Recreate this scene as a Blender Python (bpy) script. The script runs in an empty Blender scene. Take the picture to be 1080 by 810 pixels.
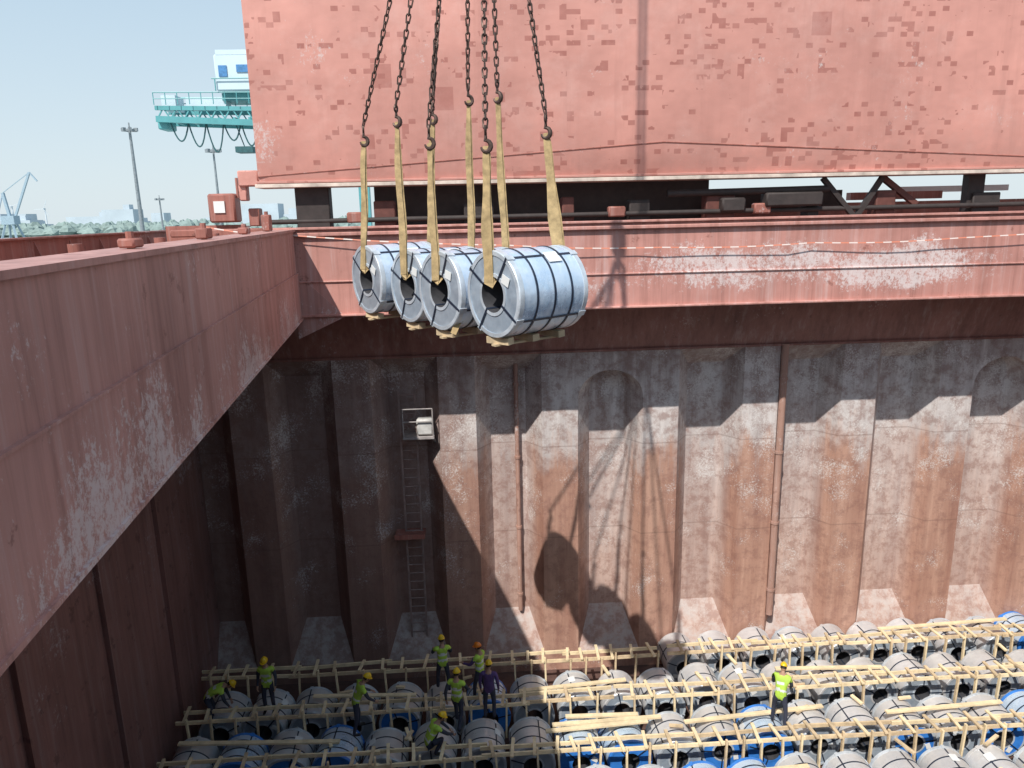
import bpy, bmesh, math, random
from mathutils import Matrix, Vector, noise
random.seed(7)
sc=bpy.context.scene
COL=sc.collection
# ------------------------------------------------------------------ camera
cam=bpy.data.cameras.new("camera"); co=bpy.data.objects.new("camera",cam); COL.objects.link(co); sc.camera=co
cam.sensor_width=36; cam.lens=26; cam.clip_start=0.1; cam.clip_end=6000
R=Matrix.Rotation(math.radians(-3),3,'Z')@Matrix.Rotation(math.radians(77),3,'X')@Matrix.Rotation(math.radians(-1.3),3,'Z')
co.matrix_world=R.to_4x4()
# ------------------------------------------------------------------ light
SUN=Vector((.50,1,-1.33)).normalized()
sl=bpy.data.lights.new("sun","SUN"); sl.energy=5.0; sl.angle=math.radians(.5); sl.color=(1,.955,.89)
so=bpy.data.objects.new("sun",sl); COL.objects.link(so); so.rotation_euler=SUN.to_track_quat('-Z','Y').to_euler()
w=bpy.data.worlds.new("World"); sc.world=w; w.use_nodes=True
nt=w.node_tree; bg=nt.nodes["Background"]; sky=nt.nodes.new("ShaderNodeTexSky"); sky.sky_type='NISHITA'; sky.sun_disc=False
sky.sun_elevation=math.radians(50); sky.sun_rotation=math.radians(206.6); sky.air_density=1.0; sky.dust_density=1.0; sky.ozone_density=1.0
tcw=nt.nodes.new("ShaderNodeTexCoord"); spw=nt.nodes.new("ShaderNodeSeparateXYZ"); nt.links.new(tcw.outputs["Generated"],spw.inputs[0])
mr=nt.nodes.new("ShaderNodeMapRange"); mr.inputs[1].default_value=-.02; mr.inputs[2].default_value=.6; mr.inputs[3].default_value=.92; mr.inputs[4].default_value=.6; nt.links.new(spw.outputs[2],mr.inputs[0])
rp=nt.nodes.new("ShaderNodeValToRGB"); nt.links.new(spw.outputs[2],rp.inputs[0])
rp.color_ramp.elements[0].position=0; rp.color_ramp.elements[0].color=(.74,.84,.89,1); rp.color_ramp.elements[1].position=.5; rp.color_ramp.elements[1].color=(.46,.68,.86,1)
sc2=nt.nodes.new("ShaderNodeVectorMath"); sc2.operation='SCALE'; sc2.inputs[3].default_value=1/.14; nt.links.new(rp.outputs[0],sc2.inputs[0])
mxw=nt.nodes.new("ShaderNodeMix"); mxw.data_type='RGBA'; nt.links.new(mr.outputs[0],mxw.inputs[0]); nt.links.new(sky.outputs[0],mxw.inputs[6]); nt.links.new(sc2.outputs[0],mxw.inputs[7])
nt.links.new(mxw.outputs[2],bg.inputs[0]); bg.inputs[1].default_value=.14
sc.view_settings.view_transform='Standard'; sc.view_settings.look='None'; sc.view_settings.exposure=0

# ------------------------------------------------------------------ material helpers
class M:
    def __init__(s,name,rough=.6,metal=0.):
        s.m=bpy.data.materials.new(name); s.m.use_nodes=True; s.t=s.m.node_tree; s.b=s.t.nodes["Principled BSDF"]
        s.b.inputs["Roughness"].default_value=rough; s.b.inputs["Metallic"].default_value=metal
        s.tc=s.t.nodes.new("ShaderNodeTexCoord"); s.co=s.tc.outputs["Object"]
    def n(s,t): return s.t.nodes.new(t)
    def l(s,a,b): s.t.links.new(a,b)
    def mapping(s,scale=(1,1,1),loc=(0,0,0),rot=(0,0,0),src=None):
        m=s.n("ShaderNodeMapping"); m.inputs["Scale"].default_value=scale; m.inputs["Location"].default_value=loc; m.inputs["Rotation"].default_value=rot
        s.l(src or s.co,m.inputs["Vector"]); return m.outputs[0]
    def noise(s,scale,detail=6,rough=.6,vec=None,dist=0):
        x=s.n("ShaderNodeTexNoise"); x.inputs["Scale"].default_value=scale; x.inputs["Detail"].default_value=min(detail,5); x.inputs["Roughness"].default_value=rough; x.inputs["Distortion"].default_value=dist
        s.l(vec or s.co,x.inputs["Vector"]); return x.outputs["Fac"]
    def ramp(s,fac,a,b,ca=0.,cb=1.):
        x=s.n("ShaderNodeMapRange"); x.inputs[1].default_value=a; x.inputs[2].default_value=b; x.inputs[3].default_value=ca; x.inputs[4].default_value=cb
        s.l(fac,x.inputs[0]); return x.outputs[0]
    def math(s,op,a,b=None,c=None):
        x=s.n("ShaderNodeMath"); x.operation=op
        for i,v in enumerate((a,b,c)):
            if v is None: continue
            if isinstance(v,(int,float)): x.inputs[i].default_value=v
            else: s.l(v,x.inputs[i])
        return x.outputs[0]
    def mix(s,fac,a,b,mode='MIX'):
        x=s.n("ShaderNodeMix"); x.data_type='RGBA'; x.blend_type=mode
        if isinstance(fac,(int,float)): x.inputs[0].default_value=fac
        else: s.l(fac,x.inputs[0])
        for i,v in ((6,a),(7,b)):
            if isinstance(v,tuple): x.inputs[i].default_value=(*v,1) if len(v)==3 else v
            else: s.l(v,x.inputs[i])
        return x.outputs[2]
    def color(s,c):
        if isinstance(c,tuple): s.b.inputs["Base Color"].default_value=(*c,1)
        else: s.l(c,s.b.inputs["Base Color"])
    def bump(s,h,strength=.3,dist=.02):
        x=s.n("ShaderNodeBump"); x.inputs["Strength"].default_value=strength; x.inputs["Distance"].default_value=dist
        s.l(h,x.inputs["Height"]); s.l(x.outputs[0],s.b.inputs["Normal"])
    def sep(s,src=None):
        x=s.n("ShaderNodeSeparateXYZ"); s.l(src or s.co,x.inputs[0]); return x.outputs

def simple(name,c,rough=.6,metal=0,var=.25,scale=4,bump=0.15):
    m=M(name,rough,metal); f=m.noise(scale,4,.65)
    a=tuple(x*(1-var) for x in c); b=tuple(min(1,x*(1+var)) for x in c)
    m.color(m.mix(m.ramp(f,.3,.7),a,b))
    if bump: m.bump(m.noise(scale*8,2),bump,.01)
    return m.m

def paint(name,base,rust,scuff=(.62,.56,.54),rust_amt=.5,scuff_amt=.5,scuff_mask=None,rough=.55,patches=False,streak=True):
    m=M(name,rough)
    big=m.noise(.35,4,.6)
    c=m.mix(m.ramp(big,.3,.7),tuple(x*.82 for x in base),tuple(min(1,x*1.14) for x in base))
    if streak:
        st=m.noise(1.0,5,.7,vec=m.mapping((1.6,1.6,.12)))
        c=m.mix(m.ramp(st,.48,.75,0,.65),c,rust)
        st2=m.noise(1.0,5,.7,vec=m.mapping((4.5,4.5,.2),loc=(7,3,1)))
        c=m.mix(m.ramp(st2,.52,.8,0,.6),c,tuple(x*.5 for x in rust))
        c=m.mix(m.ramp(st2,.47,.25,0,.3),c,scuff)
    rn=m.noise(2.2,5,.72)
    thr=.72-.25*rust_amt
    c=m.mix(m.ramp(rn,thr,thr+.05,0,.7),c,rust)
    if patches:
        sn=m.n("ShaderNodeVectorMath"); sn.operation='SNAP'; m.l(m.mapping((1,1,1),loc=(.03,.05,.02)),sn.inputs[0]); sn.inputs[1].default_value=(.19,5,.13)
        wn=m.n("ShaderNodeTexWhiteNoise"); wn.noise_dimensions='3D'; m.l(sn.outputs[0],wn.inputs["Vector"])
        cl=m.noise(.6,4,.7,vec=m.mapping(loc=(3.1,0,9.3)))
        pr=m.math('ADD',m.ramp(cl,.44,.75,0,.40),.015)
        f=m.math('LESS_THAN',wn.outputs["Value"],pr)
        c=m.mix(m.math('MULTIPLY',f,m.ramp(m.noise(1.3,3),.3,.7,.5,.95)),c,rust)
        sn2=m.n("ShaderNodeVectorMath"); sn2.operation='SNAP'; m.l(m.mapping(loc=(.3,.5,.21)),sn2.inputs[0]); sn2.inputs[1].default_value=(.55,5,.6)
        wn2=m.n("ShaderNodeTexWhiteNoise"); m.l(sn2.outputs[0],wn2.inputs["Vector"])
        c=m.mix(m.math('MULTIPLY',m.math('LESS_THAN',wn2.outputs["Value"],.006),.6),c,rust)
        dn=m.noise(1.0,5,.7,vec=m.mapping((.8,1,.8),loc=(1,1,4))); c=m.mix(m.ramp(dn,.5,.8,0,.4),c,(.70,.45,.40))
        vs_=m.noise(1.0,5,.7,vec=m.mapping((1.3,1,.10),loc=(2,1,3))); c=m.mix(m.ramp(vs_,.5,.75,0,.35),c,(.36,.16,.13))
        x_,y_,z_=m.sep(); c=m.mix(m.math('MULTIPLY',m.ramp(z_,2.6,.9,0,.45),m.ramp(dn,.35,.6)),c,(.33,.14,.11))
    if scuff_amt:
        sm=m.noise(11,5,.85,vec=m.mapping((1,1,.8)))
        mask=m.noise(.55,4,.6,vec=m.mapping(loc=(5,2,8)))
        if scuff_mask: mask=scuff_mask(m,mask)
        v=m.math('ADD',sm,m.ramp(mask,.35,.75,-.25,.13))
        c=m.mix(m.ramp(v,.60-.1*scuff_amt,.70-.08*scuff_amt,0,.72),c,scuff)
    m.color(c)
    bb=m.math('ADD',m.math('MULTIPLY',big,3.),m.math('MULTIPLY',rn,.25))
    m.bump(bb,.45,.06)
    return m.m

# ------------------------------------------------------------------ mesh helpers
def link(o,parent=None):
    COL.objects.link(o)
    if parent: o.parent=parent
    return o
def mesh_obj(name,verts,faces,mats,parent=None,smooth=False):
    me=bpy.data.meshes.new(name); me.from_pydata([tuple(v) for v in verts],[],faces); me.update()
    for m in (mats if isinstance(mats,(list,tuple)) else [mats]): me.materials.append(m)
    if smooth: me.polygons.foreach_set("use_smooth",[True]*len(me.polygons))
    return link(bpy.data.objects.new(name,me),parent)
def empty(name,loc=(0,0,0)):
    o=bpy.data.objects.new(name,None); o.location=loc; o.empty_display_size=.2; return link(o)
class Build:
    def __init__(s): s.v=[];s.f=[];s.m=[];s.s=[]
    def add(s,v,f,mi=0,sm=False):
        o=len(s.v); s.v+= [Vector(x) for x in v]; s.f+=[[i+o for i in q] for q in f]; s.m+=[mi]*len(f); s.s+=[sm]*len(f)
    def box(s,c,d,mi=0,rot=None,bev=.0):
        c=Vector(c); hx,hy,hz=[x/2 for x in d]
        rot=rot or Matrix.Identity(3)
        if bev<=0:
            vs=[c+rot@Vector((a*hx,b*hy,e*hz)) for e in(-1,1) for b in(-1,1) for a in(-1,1)]
            s.add(vs,[(0,2,3,1),(4,5,7,6),(0,1,5,4),(2,6,7,3),(0,4,6,2),(1,3,7,5)],mi)
        else:
            bm=bmesh.new(); bmesh.ops.create_cube(bm,size=1)
            for v in bm.verts: v.co=Vector((v.co.x*d[0],v.co.y*d[1],v.co.z*d[2]))
            bmesh.ops.bevel(bm,geom=list(bm.edges),offset=bev,segments=1,affect='EDGES')
            bm.verts.index_update()
            s.add([c+rot@v.co for v in bm.verts],[[v.index for v in f.verts] for f in bm.faces],mi); bm.free()
    def beam(s,a,b,w,h,mi=0,roll=0):
        a=Vector(a);b=Vector(b);d=b-a;q=d.to_track_quat('Y','Z').to_matrix()@Matrix.Rotation(roll,3,'Y')
        s.box((a+b)/2,(w,d.length,h),mi,q)
    def tube(s,pts,rad,n=8,mi=0,closed=False,cap=True,sm=True):
        pts=[Vector(p) for p in pts]; N=len(pts); rad=rad if isinstance(rad,(list,tuple)) else [rad]*N
        vs=[];prev=None
        for i,p in enumerate(pts):
            if closed: t=pts[(i+1)%N]-pts[i-1]
            else: t=pts[min(i+1,N-1)]-pts[max(i-1,0)]
            t.normalize()
            if prev is None: u=t.orthogonal().normalized()
            else: u=(prev-t*prev.dot(t)).normalized()
            prev=u; v=t.cross(u)
            for k in range(n):
                a=2*math.pi*k/n; vs.append(p+(u*math.cos(a)+v*math.sin(a))*rad[i])
        fs=[]
        for i in range(N if closed else N-1):
            j=(i+1)%N
            for k in range(n):
                fs.append((i*n+k,i*n+(k+1)%n,j*n+(k+1)%n,j*n+k))
        if cap and not closed: fs.append(tuple(range(n))[::-1]); fs.append(tuple((N-1)*n+k for k in range(n)))
        s.add(vs,fs,mi,sm)
    def ribbon(s,pts,wdir,widths,th=.012,mi=0):
        pts=[Vector(p) for p in pts];N=len(pts);vs=[]
        wd=wdir if isinstance(wdir,list) else [wdir]*N
        for i,p in enumerate(pts):
            t=(pts[min(i+1,N-1)]-pts[max(i-1,0)]).normalized(); w_=Vector(wd[i]); w_=(w_-t*w_.dot(t)).normalized(); nn=t.cross(w_)
            W=widths[i]/2
            vs+=[p+w_*W+nn*th/2,p-w_*W+nn*th/2,p-w_*W-nn*th/2,p+w_*W-nn*th/2]
        fs=[]
        for i in range(N-1):
            for k in range(4): fs.append((i*4+k,i*4+(k+1)%4,i*4+4+(k+1)%4,i*4+4+k))
        fs+=[(3,2,1,0),tuple((N-1)*4+k for k in range(4))]
        s.add(vs,fs,mi)
    def rev(s,prof,n=48,axis='X',mis=0,c=(0,0,0),closed=True,sm=True):
        c=Vector(c);vs=[];P=len(prof)
        for k in range(n):
            a=2*math.pi*k/n
            for (x,r) in prof:
                p=Vector((x,r*math.cos(a),r*math.sin(a)))
                if axis=='Z': p=Vector((r*math.cos(a),r*math.sin(a),x))
                vs.append(c+p)
        fs=[];mm=[]
        for k in range(n):
            kk=(k+1)%n
            for i in range(P if closed else P-1):
                j=(i+1)%P
                fs.append((k*P+i,kk*P+i,kk*P+j,k*P+j)); mm.append(mis[i] if isinstance(mis,(list,tuple)) else mis)
        o=len(s.v); s.v+=vs; s.f+=[[i+o for i in q] for q in fs]; s.m+=mm; s.s+=[sm]*len(fs)
    def obj(s,name,mats,parent=None,fix=True):
        me=bpy.data.meshes.new(name); me.from_pydata([tuple(v) for v in s.v],[],s.f); me.update()
        for m in mats: me.materials.append(m)
        me.polygons.foreach_set("material_index",s.m); me.polygons.foreach_set("use_smooth",s.s)
        if fix:
            bm=bmesh.new(); bm.from_mesh(me); bmesh.ops.recalc_face_normals(bm,faces=bm.faces); bm.to_mesh(me); bm.free()
        if any(s.s):
            try: me.set_sharp_from_angle(angle=math.radians(40))
            except Exception: pass
        return link(bpy.data.objects.new(name,me),parent)

# ------------------------------------------------------------------ materials
PINK=(.60,.285,.235); RUST=(.25,.10,.075)
m_panel=paint("hatch_cover_paint",PINK,(.35,.125,.10),rust_amt=.05,scuff_amt=.12,patches=True,rough=.55,streak=False)
def mk(m,mask):
    x,y,z=m.sep()
    a=m.math('MULTIPLY',m.ramp(x,1,6),m.ramp(x,12.5,16,1,.3)); b=m.math('MULTIPLY',m.ramp(z,-.5,-1.3),m.ramp(z,-2.55,-1.9))
    return m.math('ADD',m.math('MULTIPLY',mask,.75),m.math('MULTIPLY',m.math('MULTIPLY',a,b),.36))
m_coam=paint("coaming_paint",(.52,.25,.21),RUST,rust_amt=.35,scuff_amt=.8,scuff_mask=mk,scuff=(.70,.64,.63))
def mk2(m,mask):
    x,y,z=m.sep()
    return m.math('ADD',mask,m.ramp(z,-1.3,-2.4,-.02,.20))
m_side=paint("side_coaming_paint",(.46,.235,.20),(.20,.085,.07),rust_amt=.4,scuff_amt=.7,scuff_mask=mk2,scuff=(.64,.57,.55))
m_stool=paint("bulkhead_stool_paint",(.30,.14,.115),(.15,.07,.055),rust_amt=.3,scuff_amt=.4)
m_deck=paint("deck_paint",(.38,.16,.13),(.2,.08,.06),rust_amt=.5,scuff_amt=.5)
m_dark=simple("dark_steel",(.04,.03,.028),.7)
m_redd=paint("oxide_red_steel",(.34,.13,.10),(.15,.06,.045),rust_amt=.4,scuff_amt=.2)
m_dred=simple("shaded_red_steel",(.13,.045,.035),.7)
m_rim=simple("seal_channel",(.58,.49,.42),.6,var=.35,scale=2)
m_sidewall=paint("hold_side_paint",(.26,.135,.115),(.13,.065,.055),rust_amt=.5,scuff_amt=.7,scuff=(.44,.41,.41),scuff_mask=lambda m,k:m.math('ADD',k,m.ramp(m.sep()[2],-11,-5,-.10,.14)))
m_floor=simple("hold_floor_steel",(.10,.055,.045),.8)

def bulk_mat():
    m=M("hold_bulkhead_steel",.62)
    x,y,z=m.sep()
    nbig=m.noise(.5,4,.6); nst=m.noise(1,5,.7,vec=m.mapping((2.4,2.4,.16)))
    rn=m.noise(2.6,5,.75)
    rustc=m.mix(m.ramp(nst,.35,.65),(.50,.30,.225),(.33,.17,.125))
    rustc=m.mix(m.ramp(rn,.48,.62,0,.5),rustc,(.24,.12,.095))
    grey=m.mix(m.ramp(nst,.3,.7),(.72,.68,.66),(.42,.36,.345))
    grey=m.mix(m.ramp(rn,.45,.6,0,.65),grey,(.29,.18,.155))
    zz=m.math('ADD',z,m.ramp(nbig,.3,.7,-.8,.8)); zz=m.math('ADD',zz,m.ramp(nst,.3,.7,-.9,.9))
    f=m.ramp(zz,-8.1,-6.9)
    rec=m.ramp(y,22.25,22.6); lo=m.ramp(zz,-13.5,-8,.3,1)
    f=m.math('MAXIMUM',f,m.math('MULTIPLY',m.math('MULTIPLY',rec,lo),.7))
    f=m.math('MULTIPLY',f,m.ramp(x,-3,2,.45,1))  # less pale grey towards the left, part of the painted shade there
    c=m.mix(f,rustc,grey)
    c=m.mix(m.ramp(zz,-5.6,-4.4,0,.45),c,(.22,.14,.12))  # top band darkened in the colour: painted shade under the overhang
    c=m.mix(m.ramp(x,1.5,-2.5,0,.55),c,(.17,.11,.10))  # left side darkened in the colour: painted shade of the side coaming
    sp=m.noise(18,5,.85); sm=m.noise(.8,4,.6,vec=m.mapping(loc=(4,4,4)))
    v=m.math('ADD',sp,m.ramp(sm,.35,.7,-.2,.1)); v=m.math('ADD',v,m.ramp(z,-13,-6,-.05,.07))
    c=m.mix(m.ramp(v,.54,.64,0,.75),c,(.70,.67,.65))
    dk=m.noise(22,5,.8,vec=m.mapping(loc=(9,9,9))); c=m.mix(m.ramp(dk,.58,.66,0,.5),c,(.16,.09,.075))
    g=m.n("ShaderNodeNewGeometry"); nz=m.sep(g.outputs["Normal"])[2]
    c=m.mix(m.math('MULTIPLY',m.ramp(nz,.15,.4),m.ramp(rn,.38,.58,.8,.2)),c,(.50,.46,.44))
    for zs in (-7.15,-10.2):
        d=m.math('ABSOLUTE',m.math('SUBTRACT',z,zs)); c=m.mix(m.ramp(d,.012,.03,.35,0),c,(.16,.09,.07))
    m.color(c)
    m.bump(m.math('ADD',m.math('MULTIPLY',nbig,3),m.math('MULTIPLY',rn,.3)),.4,.05)
    return m.m
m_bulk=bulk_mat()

def steel_mat(name,a,b,rough=.35,metal=.75,dust=.4):
    m=M(name,rough,metal); oi=m.n("ShaderNodeObjectInfo")
    f=m.noise(2.5,4,.7); c=m.mix(m.ramp(f,.3,.7),a,b)
    c=m.mix(m.ramp(m.noise(7,5,.8),.55,.7,0,dust),c,(.66,.62,.58))
    c=m.mix(m.math('MULTIPLY',oi.outputs["Random"],dust),c,(.44,.41,.39))
    m.color(c); m.l(m.ramp(f,.3,.7,rough-.08,rough+.18),m.b.inputs["Roughness"])
    m.bump(m.noise(3.5,3,.5,vec=m.mapping((2.2,1,1))),.45,.035)
    return m.m
m_wrap=steel_mat("galvanised_wrap",(.45,.60,.78),(.66,.76,.87),.28,.3,.08)
m_wrapdust=steel_mat("dusty_wrap",(.60,.61,.63),(.78,.77,.76),.34,.35,.3)
m_face=steel_mat("coil_end_cover",(.30,.37,.45),(.48,.55,.62),.42,.35,.2)
m_facering=simple("edge_protector_grey",(.56,.61,.66),.4,.3)
m_blue=simple("blue_edge_protector",(.04,.20,.60),.4,0,var=.2)
m_strap=simple("steel_strap",(.025,.035,.06),.4,.3)
m_bore=simple("coil_bore",(.10,.10,.11),.5,.5)
m_label=simple("label",(.75,.75,.73),.6,var=.05)
m_sling=simple("sling_webbing",(.42,.30,.15),.85,var=.35,scale=7)
m_chain=simple("chain_steel",(.095,.062,.05),.5,.6,var=.5,scale=12)
m_wood=simple("pine_lumber",(.78,.63,.40),.75,var=.2,scale=3)
m_wood2=simple("weathered_lumber",(.60,.46,.29),.8,var=.3,scale=3)

# ------------------------------------------------------------------ bulkhead (corrugated)
P=3.16; C0=4.2; WI,WO,D=.56,1.02,.68
zs=[-4.1,-4.15,-4.75]+[-4.75-.9*(1-math.cos(math.radians(a))) for a in (10,20,30,40,50,60,70,80,90)]+[-6.2,-7.2,-8.5,-10,-11.5,-12.6,-13.0,-13.4,-13.9,-14.35,-15.]
def rowpts(k,z):
    c=C0+k*P; arch=k in (0,4); s=1.; d=D
    if arch:
        if z>-4.75: s=.001; d=0
        elif z>-5.65: q=(z+5.65)/.9; s=max(.001,math.sqrt(max(0,1-q*q)))
    else:
        if z>=-4.15: d=0
        elif z>-4.75: d=D*(-4.15-z)/.6
    if z<=-13.0: d=min(d,D*max(0,(z+14.35)/1.35))
    wx=WO-(WO-WI)*(d/D)
    o=[(-WO*s,0),(-wx*s,d),(-WI*s,d),(WI*s,d),(wx*s,d),(WO*s,0)]
    return [(c+a,22+e,z) for a,e in o]+[(c+P/2,22+.02*math.sin(k*3+z),z)]
V=[];F=[]
for z in zs:
    V.append((C0-4*P-P/2,22,z))
    for k in range(-4,7): V+=rowpts(k,z)
nx=1+7*11
for j in range(len(zs)-1):
    for i in range(nx-1): F.append((j*nx+i,(j+1)*nx+i,(j+1)*nx+i+1,j*nx+i+1))
bulk=empty("cargo_hold_bulkhead")
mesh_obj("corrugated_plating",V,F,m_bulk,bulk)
b=Build()
b.add([(-8.7,21.98,-4.1),(25,21.98,-4.1),(25,21.3,-2.0),(-8.7,21.3,-2.0)],[(0,1,2,3)],0)
b.box((8,21.97,-4.13),(33,.08,.06),0)
b.obj("upper_stool",[m_stool],bulk)
b=Build()
b.box((-8.8,10.6,-8.4),(.2,25.6,13.6),0)
for yy in [3,6.2,9.4,12.6,15.8,19]:
    b.box((-8.64,yy,-8.6),(.12,.05,12),0)
b.box((-8.62,11,-6.2),(.16,22,.06),0)
b.obj("cargo_hold_side_wall",[m_sidewall])
b=Build(); b.box((25.1,10,-8.4),(.2,26,13.6),0); b.box((8,-2.2,-8.4),(34,.2,13.6),0)
b.obj("cargo_hold_side_wall",[m_sidewall])
b=Build(); b.box((8,10,-15.05),(34.2,27,.1),0); b.obj("cargo_hold_floor",[m_floor])

# ------------------------------------------------------------------ coamings
def XL(y): return -2.9-.1*(y-4)
fc=empty("hatch_coaming")
b=Build()
b.box((8.1,19.6,-1.39),(25.6,.2,2.2),0)
b.box((8.1,19.62,-.27),(26.6,.5,.06),0,bev=.01)
b.box((8.1,19.44,-.42),(25.3,.12,.10),0,bev=.02)
b.tube([(-4.5,19.48,-1.62),(20.8,19.48,-1.62)],.025,8,0)
b.box((8.1,19.5,-2.50),(25.4,.22,.07),0,bev=.02)
b.obj("coaming_plate",[m_coam],fc)
b=Build()
b.add([(-4.55,19.49,-1.3),(-3.3,19.49,-2.54),(-4.55,19.49,-3.1),(-4.55,19.55,-1.3),(-3.3,19.55,-2.54),(-4.55,19.55,-3.1)],[(0,2,1),(3,4,5),(0,1,4,3),(1,2,5,4),(2,0,3,5)],0)
b.obj("corner_gusset",[m_side],fc)
lc=empty("hatch_coaming.001")
def skew(y0,y1,dx0,dx1,z0,z1,B,mi=0):
    vs=[]
    for y in (y0,y1):
        for dx in (dx0,dx1):
            for z in (z0,z1): vs.append((XL(y)+dx,y,z))
    B.add(vs,[(0,1,3,2),(4,6,7,5),(0,4,5,1),(2,3,7,6),(0,2,6,4),(1,5,7,3)],mi)
b=Build()
skew(-1,19.48,-.03,0,-1.38,-.34,b)
skew(-1,19.48,-.03,.03,-2.54,-1.38,b)
skew(-1,19.6,-.62,.05,-.34,-.28,b)
skew(-1,19.48,-.03,.045,-1.40,-1.375,b)
skew(-1,19.45,-.02,.06,-2.59,-2.54,b)
skew(-1,19.4,-.6,-.55,-1.3,-.36,b)
for y in [1,3.2,5.4,7.6,9.8,12,14.2,16.4,18.6]:
    skew(y,y+.03,-.55,-.03,-1.3,-.36,b)
b.obj("coaming_plate",[m_side],lc)
rc=empty("hatch_coaming.002")
b=Build(); b.box((20.9,9.4,-1.4),(.2,20,2.3),0); b.box((20.9,9.4,-.25),(.6,20,.06),0); b.obj("coaming_plate",[m_coam],rc)
nc=empty("hatch_coaming.003")
b=Build(); b.box((9,-1.1,-1.9),(23.6,.2,1.4),0); b.box((9,-1.1,-1.18),(23.6,.5,.06),0); b.obj("coaming_plate",[m_coam],nc)
b=Build()
for z in (-1.42,-1.60):
    b.add([(XL(-1)-.04,-1.2,z),(XL(19.5)-.04,19.68,z),(-9.2,19.68,z),(-9.2,-1.2,z)],[(0,1,2,3)],0)
b.box((8,25.7,-1.52),(34.4,12,.16),0)
b.box((-6.9,19.75,-1.7),(4.8,.4,.1),0)
b.box((23.2,9.2,-1.5),(4.4,20.6,.16),0)
b.box((8,-6.2,-1.5),(34.4,10,.16),0)
b.obj("ship_deck",[m_deck])
m_hull=simple("hull_paint",(.12,.03,.03),.5)
b=Build(); b.box((-9.35,10.5,-8.5),(.2,42.4,14),0); b.box((26.9,10.5,-8.5),(.2,42.4,14),0); b.box((8.8,31.8,-8.5),(36.2,.2,14),0); b.box((8.8,-10.8,-8.5),(36.2,.2,14),0)
b.obj("ship_hull",[m_hull])
bw=empty("bulwark")
b=Build()
b.box((-9.2,12,-.86),(.05,40,1.1),0); b.box((-9.15,12,-.29),(.22,40,.05),0,bev=.01)
for i in range(28):
    y=-7.5+i*1.4; b.add([(-9.17,y,-1.42),(-8.75,y,-1.42),(-9.1,y,-.34),(-9.17,y+.03,-1.42),(-8.75,y+.03,-1.42),(-9.1,y+.03,-.34)],[(0,1,2),(3,5,4),(1,4,5,2)],0)
b.obj("bulwark_plate",[m_redd],bw)
b=Build()
for y in (6,9.5,13,16.5,20):
    b.box((-6.6,y,-1.0),(.5,.7,.8),0,bev=.04); b.tube([(-6.6,y,-.6),(-6.6,y,-.34)],.12,10,0)
for x in (-7.6,-7.9): b.tube([(x,-2,-1.1),(x,24,-1.1)],.07,8,1)
for y in range(0,24,3): b.box((-7.75,y,-1.26),(.6,.1,.3),1)
b.obj("deck_pipes_and_vents",[m_redd,m_deck])
b=Build()
for y,h in ((8.3,.10),(11.5,.16),(14.6,.12),(17.3,.36)):
    x=XL(y)-.3; b.box((x,y,-.24+h/2-.03),(.18,.26,h),0,bev=.02)
    b.tube([(x,y,-.3),(x,y,-.2+h)],.045,8,0)
b.obj("coaming_cleats",[m_redd])

# ------------------------------------------------------------------ hatch cover (raised panel)
hc=empty("hatch_cover")
b=Build()
X0,X1=-5.75,24.; 
def zl(x):
    return 1.12+(x+5.75)/(11.3)*.73 if x<5.55 else 1.85-(x-5.55)/10.65*.57
xsx=[X0,5.55,X1]
vs=[];
for x in xsx: vs+= [(x,21.5,9.8),(x,21.5,zl(x)),(x,21.62,.93)]
fs=[]
for i in range(2):
    a=i*3; c=a+3; fs+=[(a,a+1,c+1,c),(a+1,a+2,c+2,c+1)]
o=len(vs); vs+=[(X0,22.5,9.8),(X0,22.5,.93),(X1,22.5,9.8),(X1,22.5,.93)]
fs+=[(0,o,o+1,2,1),(o,o+2,o+3,o+1),(0,6,o+2,o),(2,o+1,o+3,8),(6,7,8,o+3,o+2)]
b.add(vs,fs,0)
b.tube([(X0,21.5,1.13),(5.55,21.495,1.86),(X1,21.5,zl(X1))],.018,6,2)
b.box((9.1,21.95,.88),(29.9,.95,.10),1,bev=.01)
b.box((9.1,21.55,.975),(29.8,.16,.07),0,bev=.01)
b.box((-6.05,21.8,1.1),(.55,.5,.42),0,bev=.03)
b.box((-6.25,21.8,.75),(.22,.3,.5),0,bev=.03)
b.obj("cover_panel",[m_panel,m_rim,m_redd],hc)
b=Build()
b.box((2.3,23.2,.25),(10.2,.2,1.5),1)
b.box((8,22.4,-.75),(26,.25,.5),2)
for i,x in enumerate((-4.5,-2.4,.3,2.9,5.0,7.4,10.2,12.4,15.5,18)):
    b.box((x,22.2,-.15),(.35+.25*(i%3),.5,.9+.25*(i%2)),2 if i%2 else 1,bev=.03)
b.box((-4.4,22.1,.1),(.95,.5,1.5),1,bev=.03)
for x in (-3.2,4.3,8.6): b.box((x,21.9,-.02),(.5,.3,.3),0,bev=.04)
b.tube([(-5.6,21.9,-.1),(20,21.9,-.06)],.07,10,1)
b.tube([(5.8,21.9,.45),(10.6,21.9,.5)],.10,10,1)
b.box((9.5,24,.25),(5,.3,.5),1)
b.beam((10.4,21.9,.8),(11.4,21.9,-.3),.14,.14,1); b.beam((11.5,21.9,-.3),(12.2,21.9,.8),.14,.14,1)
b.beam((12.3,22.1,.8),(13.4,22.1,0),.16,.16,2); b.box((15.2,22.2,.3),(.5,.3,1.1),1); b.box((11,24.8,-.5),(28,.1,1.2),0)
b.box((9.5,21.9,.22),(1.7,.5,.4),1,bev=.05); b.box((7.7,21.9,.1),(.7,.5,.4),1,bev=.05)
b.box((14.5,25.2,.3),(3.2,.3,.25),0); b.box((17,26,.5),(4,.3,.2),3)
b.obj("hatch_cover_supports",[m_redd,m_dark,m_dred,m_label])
b=Build()
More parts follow.
